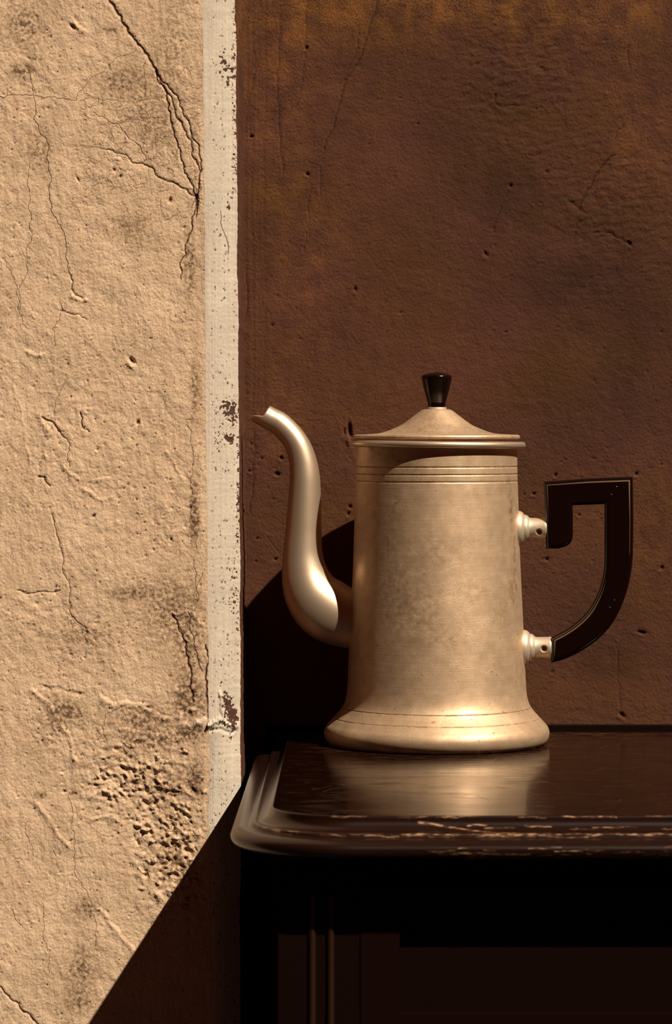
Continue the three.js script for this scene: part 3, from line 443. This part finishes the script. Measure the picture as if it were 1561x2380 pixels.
// ---------------------------------------------------------------- the aluminium coffee pot
{
  const pot = new THREE.Group(); pot.name = 'coffee_pot'; pot.position.set(174.3 * S, TABLE_Y, 0); scene.add(pot);
  Object.assign(pot.userData, { label: 'tall aluminium coffee pot with curved spout and angular black handle, standing on the cabinet', category: 'coffee pot' });
  pot.rotation.y = THREE.MathUtils.degToRad(-4);
  const scaled = (g) => { g.scale(S, S, S); return g; };
  // skin of the metal: turning lines, scratches, stains, some painted shade
  const F = new Field(0, 0, 1200, 1000, 1024, 1000), scratch = F.layer(), stainAndShade = F.layer();
  for (let k = 0; k < 900; k++) {
    const mid = rnd() < 0.6, x = mid ? 640 + 190 * (rnd() + rnd() - 1) : between(0, 1200), y = mid ? 560 + 260 * (rnd() + rnd() - 1) : between(60, 980), l = between(4, 34), a = between(-1.3, 1.3);
    F.stroke(scratch, wander(pairs(x, y, x + l * Math.cos(a), y + l * Math.sin(a)), 0.1, 2), 0.8, 0.6, between(0.2, 1));
  }
  for (let k = 0; k < 260; k++) { const x = between(300, 900), y = between(40, 980), r = between(0.8, 3); F.blob(stainAndShade, x, y, r, r * between(0.8, 1.8), between(0, 3), between(0.25, 0.9), 'max', 1.5); }
  // dull tarnish down the handle side and here and there; left of front, shade painted dark; positions run round the body (600 faces front) and down from the rim
  for (const [x, y, rx, ry, amt] of [[820, 250, 14, 90, 0.7], [835, 420, 10, 130, 0.6], [815, 500, 18, 70, 0.55], [700, 45, 18, 14, 0.5], [735, 48, 14, 10, 0.6], [560, 120, 40, 30, 0.4], [500, 300, 40, 190, 0.32], [520, 540, 60, 150, 0.36], [585, 560, 50, 120, 0.3], [770, 560, 22, 40, 0.4], [640, 640, 60, 40, 0.3], [430, 60, 12, 20, 0.7], [480, 90, 60, 20, 0.35], [600, 380, 50, 60, 0.25], [690, 480, 30, 60, 0.25]]) F.blob(stainAndShade, x, y, rx, ry, 0, amt);
  for (const h of [61, 85, 610, 626.5, 643.5]) { const y = 1000 - (h + 20) / 0.76; F.stroke(stainAndShade, pairs(0, y, 1200, y), 1.5, 1.5, 0.9); }   // grime in the engraved lines
  const turning = F.layer((x, y) => noise(x / 220, y / 1.9, 3) + 0.6 * noise(x / 90, y / 4.6, 8));
  const patch = (x, y) => clamp(0.25 + 1.5 * smoothstep(fbm(x / 13, y / 18, 17, 5), -0.4, 0.45), 0, 1.6);
  const metalMap = F.color((n, x, y) => {
    const k = 1 + 0.02 * turning[n] + 0.1 * fbm(x / 24, y / 30, 5, 3) + 0.1 * fbm(x / 3.2, y / 3.2, 9, 2) - 0.26 * clamp(stainAndShade[n] * patch(x, y), 0, 1) + 0.2 * scratch[n];
    return [215 * k, 184 * k ** 1.15, 150 * k ** 1.35];
  });
  const metalRough = greyData(F, (n, x, y) => clamp(0.55 + 0.02 * turning[n] + 0.12 * fbm(x / 60, y / 80, 25, 3) + 0.16 * clamp(stainAndShade[n], 0, 1) - 0.1 * scratch[n], 0.1, 1));
  const metalFine = F.layer((x, y) => 0.35 * fbm(x / 130, y / 150, 2, 2)); for (let n = 0; n < metalFine.length; n++) metalFine[n] += 0.05 * turning[n] - 0.14 * scratch[n] - 0.3 * clamp(stainAndShade[n], 0, 1) * 0.2;
  const bodyMetal = physical({ map: metalMap, roughnessMap: metalRough, roughness: 1, metalness: 0.64, anisotropy: 0.12, anisotropyRotation: Math.PI / 2, bumpMap: F.numbers(metalFine), bumpScale: S }); bodyMetal.name = 'dull_aluminium';
  const plainMetal = physical({ color: new THREE.Color().setRGB(0.76, 0.59, 0.42), roughness: 0.43, metalness: 0.82 }); plainMetal.name = 'rubbed_aluminium';
  const castMetal = physical({ color: new THREE.Color().setRGB(0.7, 0.57, 0.42), roughness: 0.5, metalness: 0.6 }); castMetal.name = 'cast_aluminium';
  const bakelite = physical({ color: new THREE.Color().setRGB(0.006, 0.0018, 0.001), roughness: 0.18, ior: 1.5 }); bakelite.name = 'black_bakelite';

  function turned(points, segments, uMetal = true) {                               // a lathe whose seam is at the back
    const g = new THREE.LatheGeometry(points.map(([r, h]) => new THREE.Vector2(Math.max(r, 0.001), h)), segments, Math.PI, Math.PI * 2);
    return g;
  }
  // body: foot, flare, slightly tapering wall; five engraved lines
  const key = pairs(243, 0, 250, 3, 256, 9, 260, 17, 261.5, 26, 260.3, 34, 256.5, 42, 249.5, 50, 240.5, 60, 230, 71, 221.5, 81.5, 214.5, 94, 209.8, 112, 207, 140, 204.8, 190, 202.4, 248, 200, 298, 197, 358, 193.8, 428, 190.6, 528, 188.2, 605, 187.3, 650, 187, 690);
  const curve = new THREE.SplineCurve(key.map(([r, h]) => new THREE.Vector2(r, h)));
  const outer = []; for (let i = 0; i <= 900; i++) { const p = curve.getPoint(i / 900); outer.push([p.x, p.y]); }
  const lines = [61, 85, 610, 626.5, 643.5];
  const dense = []; let last = -9;
  for (const [r, h] of outer) { const near = lines.some((l) => Math.abs(h - l) < 4); if (near || h - last > 3 || h < 60) { let cut = 0; for (const l of lines) cut += (l < 100 ? 1.1 : 1.9) * Math.exp(-(((h - l) / 1.2) ** 2)); dense.push([r - cut, h]); last = h; } }
  const wall = [[0, 6], [228, 6], [233, 2], [238, 0], ...dense, [187, 697], [183, 697], [184, 600], [190, 420], [198, 200], [204, 110], [225, 70], [244, 40], [244, 16], [0, 14]];
  const bodyG = turned(wall, 220);
  { const p = bodyG.attributes.position, uv = bodyG.attributes.uv; for (let i = 0; i < p.count; i++) uv.setXY(i, uv.getX(i), clamp((p.getY(i) + 20) / 760, 0, 1)); }
  const body = add('body', scaled(bodyG), bodyMetal, pot);
  const bead = new THREE.TorusGeometry(195.5, 7.6, 20, 180); bead.rotateX(Math.PI / 2); bead.rotateZ(-0.012); bead.translate(3.5, 695.5, 0);
  add('rolled_rim', scaled(bead), plainMetal, body);
  // lid
  const lidTop = new THREE.SplineCurve(pairs(193.6, 713, 191.5, 716.2, 185, 717.6, 160, 718.6, 136, 720.6, 118, 725, 100, 732, 82, 740.5, 66, 751.5, 52, 762, 40, 771.2, 33, 775.6, 27, 776.8).map(([r, h]) => new THREE.Vector2(r, h))).getPoints(90).map((p) => [p.x, p.y]);
  const lidG = turned([[0, 768], [40, 764], [90, 728], [140, 712], [175, 707.5], [188, 707], [192, 708.2], [193.6, 710.5], ...lidTop, [0, 777]], 180);
  { const p = lidG.attributes.position, uv = lidG.attributes.uv; for (let i = 0; i < p.count; i++) uv.setXY(i, uv.getX(i), 0.2 + Math.hypot(p.getX(i), p.getZ(i)) / 400); }
  const lid = add('lid', scaled(lidG), bodyMetal, pot);
  add('washer', scaled(turned(pairs(0, 775, 22.5, 775, 23.2, 777, 23, 780, 21.5, 781.5, 0, 781.5), 48)), castMetal, lid);
  add('knob', scaled(turned([...pairs(0, 781, 19.5, 781, 20.4, 782, 20.6, 789, 21.2, 793, 25.6, 808, 30.2, 825, 34.6, 845), ...pairs(35.3, 847.5, 35.6, 850.5, 35.2, 853, 34, 855.4, 31, 857, 24, 859.8, 14, 862, 6, 863, 0, 863.2)], 64)), bakelite, lid, { label: 'tapered black lid knob' });

  // spout: rings along a bent centre line; the mouth is cut square above and drawn out into a lip below
  const C = (x) => x - 1014.3, H = (y) => 1728 - y;
  const stations = [[613, 966, 26.5], [629, 975, 27], [646, 984, 27.6], [674.5, 1012, 28.2], [691, 1038, 29.8], [702, 1072, 32.4], [706.6, 1108, 35.2], [706.8, 1150, 37.6], [705, 1199, 40.2], [703.2, 1246, 42.8], [702.4, 1292, 47], [706, 1328, 53], [713, 1356, 59.5], [724.5, 1381, 66], [742, 1403, 71.5], [765, 1421, 73], [792, 1433, 71], [822, 1442, 68], [846, 1449, 66]];
  const line = new THREE.CatmullRomCurve3(stations.map(([x, y]) => new THREE.Vector3(C(x), H(y), 0)), false, 'centripetal');
  const NS = 150, NP = 64, radiusAt = (t) => { const f = t * (stations.length - 1), i = Math.min(Math.floor(f), stations.length - 2), a = (k) => stations[clamp(k, 0, stations.length - 1)][2], s = f - i; const p0 = a(i - 1), p1 = a(i), p2 = a(i + 1), p3 = a(i + 2); return 0.5 * (2 * p1 + (p2 - p0) * s + (2 * p0 - 5 * p1 + 4 * p2 - p3) * s * s + (3 * p1 - p0 - 3 * p2 + p3) * s ** 3); };
  const pos = [], uvs = [], index = [];
  const ringAt = (t, inset, lip) => {
    const c = line.getPoint(t), tan = line.getTangent(t), r = radiusAt(t) - inset, up = new THREE.Vector3(-tan.y, tan.x, 0);
    for (let k = 0; k <= NP; k++) {
      const a = k / NP * Math.PI * 2, down = -Math.cos(a), out = lip * (21 * smoothstep(down, -0.02, 0.5) + 4 * smoothstep(down, 0.5, 0.85) - 10 * smoothstep(down, 0.86, 1));
      pos.push(c.x + up.x * r * Math.cos(a) - tan.x * out, c.y + up.y * r * Math.cos(a) - tan.y * out, r * Math.sin(a) * lerp(1, 0.9, smoothstep(t, 0.5, 0.9))); uvs.push(0.3 + 0.4 * k / NP, t);
    }
  };
  for (let j = 0; j <= NS; j++) ringAt(j / NS, 0, Math.max(0, 1 - j / 9));
  for (let j = 40; j >= 0; j--) ringAt(j / NS, 2.6, Math.max(0, 1 - j / 9));
  // outer skin, then the bore; they meet at the mouth
  const row = NP + 1, quad = (a, b) => { for (let k = 0; k < NP; k++) index.push(a + k, b + k, a + k + 1, b + k, b + k + 1, a + k + 1); };
  for (let j = 0; j < NS; j++) quad(j * row, (j + 1) * row);
  for (let j = 0; j < 40; j++) quad((NS + 1 + j) * row, (NS + 2 + j) * row);
  quad((NS + 41) * row, 0);
  const spoutG = new THREE.BufferGeometry(); spoutG.setAttribute('position', new THREE.Float32BufferAttribute(pos, 3)); spoutG.setAttribute('uv', new THREE.Float32BufferAttribute(uvs, 2)); spoutG.setIndex(index); spoutG.computeVertexNormals();
  { const n = spoutG.attributes.normal; for (let j = 0; j <= NS + 41; j++) { const a = j * row, b = a + NP; for (const c of ['X', 'Y', 'Z']) { const m = (n['get' + c](a) + n['get' + c](b)) / 2; n['set' + c](a, m); n['set' + c](b, m); } } }
  add('spout', scaled(spoutG), plainMetal, pot, { label: 'swan-neck spout with a drawn-out lip' });

  // handle: two cast sockets pinned to a black angular grip
  const csg = new Evaluator(); csg.useGroups = false;
  function socket(x0, y, x1, pinX, pinY) {
    const k = x1 - x0, pts = [[0, -8], [40.5, -8], [40.5, 1], [40, 4], [38.2, 8], [35, 11.6], [32.4, 12.8], [31.4, 13.8], [31.6, 15.6], [30.4, 19.6], [27.6, 23], [25, 25.2], [24.2, 29], [24, 36], [24.6, k - 6], [25.2, k - 2.6], [24.4, k - 0.6], [22.6, k], [0, k]];
    const solid = new THREE.LatheGeometry(pts.map(([r, h]) => new THREE.Vector2(Math.max(r, 0.001), h)), 72); solid.rotateZ(-Math.PI / 2); solid.translate(C(x0), H(y), 0);
    const hole = new THREE.LatheGeometry([[0, 0], [5.6, 0], [6, 18], [9, 22.5], [12, 30], [0, 30]].map(([r, h]) => new THREE.Vector2(Math.max(r, 0.001), h)), 32); hole.rotateX(Math.PI / 2); hole.translate(C(pinX), H(pinY), 0);
    const a = new Brush(solid), b = new Brush(hole); a.updateMatrixWorld(); b.updateMatrixWorld();
    const g = csg.evaluate(a, b, SUBTRACTION).geometry; g.clearGroups();
    return toCreasedNormals(g, 0.6);
  }
  add('handle_socket', scaled(socket(1204, 1227.5, 1270, 1252.5, 1236)), castMetal, pot, { label: 'pale cast socket of the handle' });
  add('handle_socket', scaled(socket(1217, 1503.5, 1281, 1264, 1505)), castMetal, pot, { label: 'pale cast socket of the handle' });
  // grip: an outline with single sharp corners, drawn in with rounded shoulders towards both faces
  const bez = (a, b, c, d, n) => Array.from({ length: n }, (_, i) => { const t = (i + 1) / n, u = 1 - t; return [0, 1].map((k) => u * u * u * a[k] + 3 * u * u * t * b[k] + 3 * u * t * t * c[k] + t * t * t * d[k]); });
  const edge = [[1262, 1119], [1366, 1111.5], [1468, 1107.5], [1469.6, 1214], [1468.6, 1278], ...bez([1468.6, 1278], [1467.5, 1340], [1452, 1392], [1427, 1437], 14), ...bez([1427, 1437], [1400, 1482], [1352, 1514], [1304, 1532], 14), [1279, 1538], [1280, 1480],
    ...bez([1280, 1480], [1316, 1463], [1352, 1440], [1372, 1407], 12), ...bez([1372, 1407], [1392, 1374], [1402, 1340], [1402.6, 1300], 12), [1402.8, 1171], [1330, 1174], [1330.4, 1240], ...bez([1330.4, 1240], [1330.4, 1264], [1318, 1269], [1296, 1274], 6), [1268, 1274], [1266, 1210]].map(([x, y]) => new THREE.Vector2(C(x), H(y)));
  const drawnIn = (d) => edge.map((p, i) => {
    const a = edge[(i + edge.length - 1) % edge.length], b = edge[(i + 1) % edge.length], u = p.clone().sub(a).normalize(), v = b.clone().sub(p).normalize();
    const n1 = new THREE.Vector2(u.y, -u.x), n2 = new THREE.Vector2(v.y, -v.x), m = n1.clone().add(n2).normalize();          // points inwards: the outline runs clockwise
    return p.clone().addScaledVector(m, d / Math.max(0.5, m.dot(n1)));
  });
  const layers = []; for (let k = 0; k <= 6; k++) { const a = k / 6 * Math.PI / 2; layers.push([drawnIn(12 * (1 - Math.cos(a))), 15 + 11 * Math.sin(a)]); }
  const all = [...layers.slice().reverse().map(([l, z]) => [l, -z]), ...layers], gp = [], gi = [], L = edge.length;
  all.forEach(([l, z]) => l.forEach((p) => gp.push(p.x, p.y, z)));
  for (let k = 0; k + 1 < all.length; k++) for (let i = 0; i < L; i++) { const a = k * L + i, b = k * L + (i + 1) % L, c = a + L, d = b + L; gi.push(a, c, b, b, c, d); }
  const cap = THREE.ShapeUtils.triangulateShape(layers[6][0], []), top0 = (all.length - 1) * L;
  const flip = THREE.ShapeUtils.area(layers[6][0]) < 0;
  for (const [a, b, c] of cap) { gi.push(top0 + a, top0 + (flip ? c : b), top0 + (flip ? b : c)); gi.push(a, flip ? b : c, flip ? c : b); }
  let gripG = new THREE.BufferGeometry(); gripG.setAttribute('position', new THREE.Float32BufferAttribute(gp, 3)); gripG.setIndex(gi);
  const handle = add('handle', scaled(toCreasedNormals(gripG, 0.6)), bakelite, pot, { label: 'angular black handle' });
  // painted highlight: a paler strip on the front shoulder, along the top and inside the lower arm
  const glintPaint = standard({ color: new THREE.Color().setRGB(0.15, 0.085, 0.045), roughness: 0.42 }); glintPaint.name = 'glint_bakelite';
  const wearOrGlint = edge.map((_, i) => (i === 0 ? 0.5 : i === 1 ? 0.8 : i === 2 ? 1 : i === 3 ? 0.32 : i === 4 ? 0.25 : i >= 34 && i < 44 ? 1 : i >= 44 && i < 54 ? 1 - (i - 44) / 10 : 0));
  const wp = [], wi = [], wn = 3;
  for (let e = 0; e < wn; e++) { const band = [0, 1].map((k) => edge.map((_, i) => lerp(0.8, [0.72, 0.9][k], wearOrGlint[i]))); edge.forEach((_, i) => { const a = lerp(band[0][i], band[1][i], e / (wn - 1)) * Math.PI / 2, p = drawnIn(12 * (1 - Math.cos(a)))[i]; wp.push(p.x, p.y, 15.15 + 11.05 * Math.sin(a)); }); }
  for (let e = 0; e + 1 < wn; e++) for (let i = 0; i < L; i++) { if (!wearOrGlint[i] && !wearOrGlint[(i + 1) % L]) continue; const a = e * L + i, b = e * L + (i + 1) % L; wi.push(a, a + L, b, b, a + L, b + L); }
  const glintG = new THREE.BufferGeometry(); glintG.setAttribute('position', new THREE.Float32BufferAttribute(wp, 3)); glintG.setIndex(wi);
  add('painted_glint', scaled(toCreasedNormals(glintG, 0.6)), glintPaint, handle, { label: 'paler strip painted in for the highlight on the edge' });
  for (const [x, y, r] of [[1424.5, 1139, 11], [1420.5, 1400, 10]]) { const g = new THREE.TorusGeometry(r, 0.7, 8, 48); g.translate(C(x), H(y), 26.1); add('mould_mark', scaled(g), bakelite, handle); }
}

renderer.render(scene, camera);
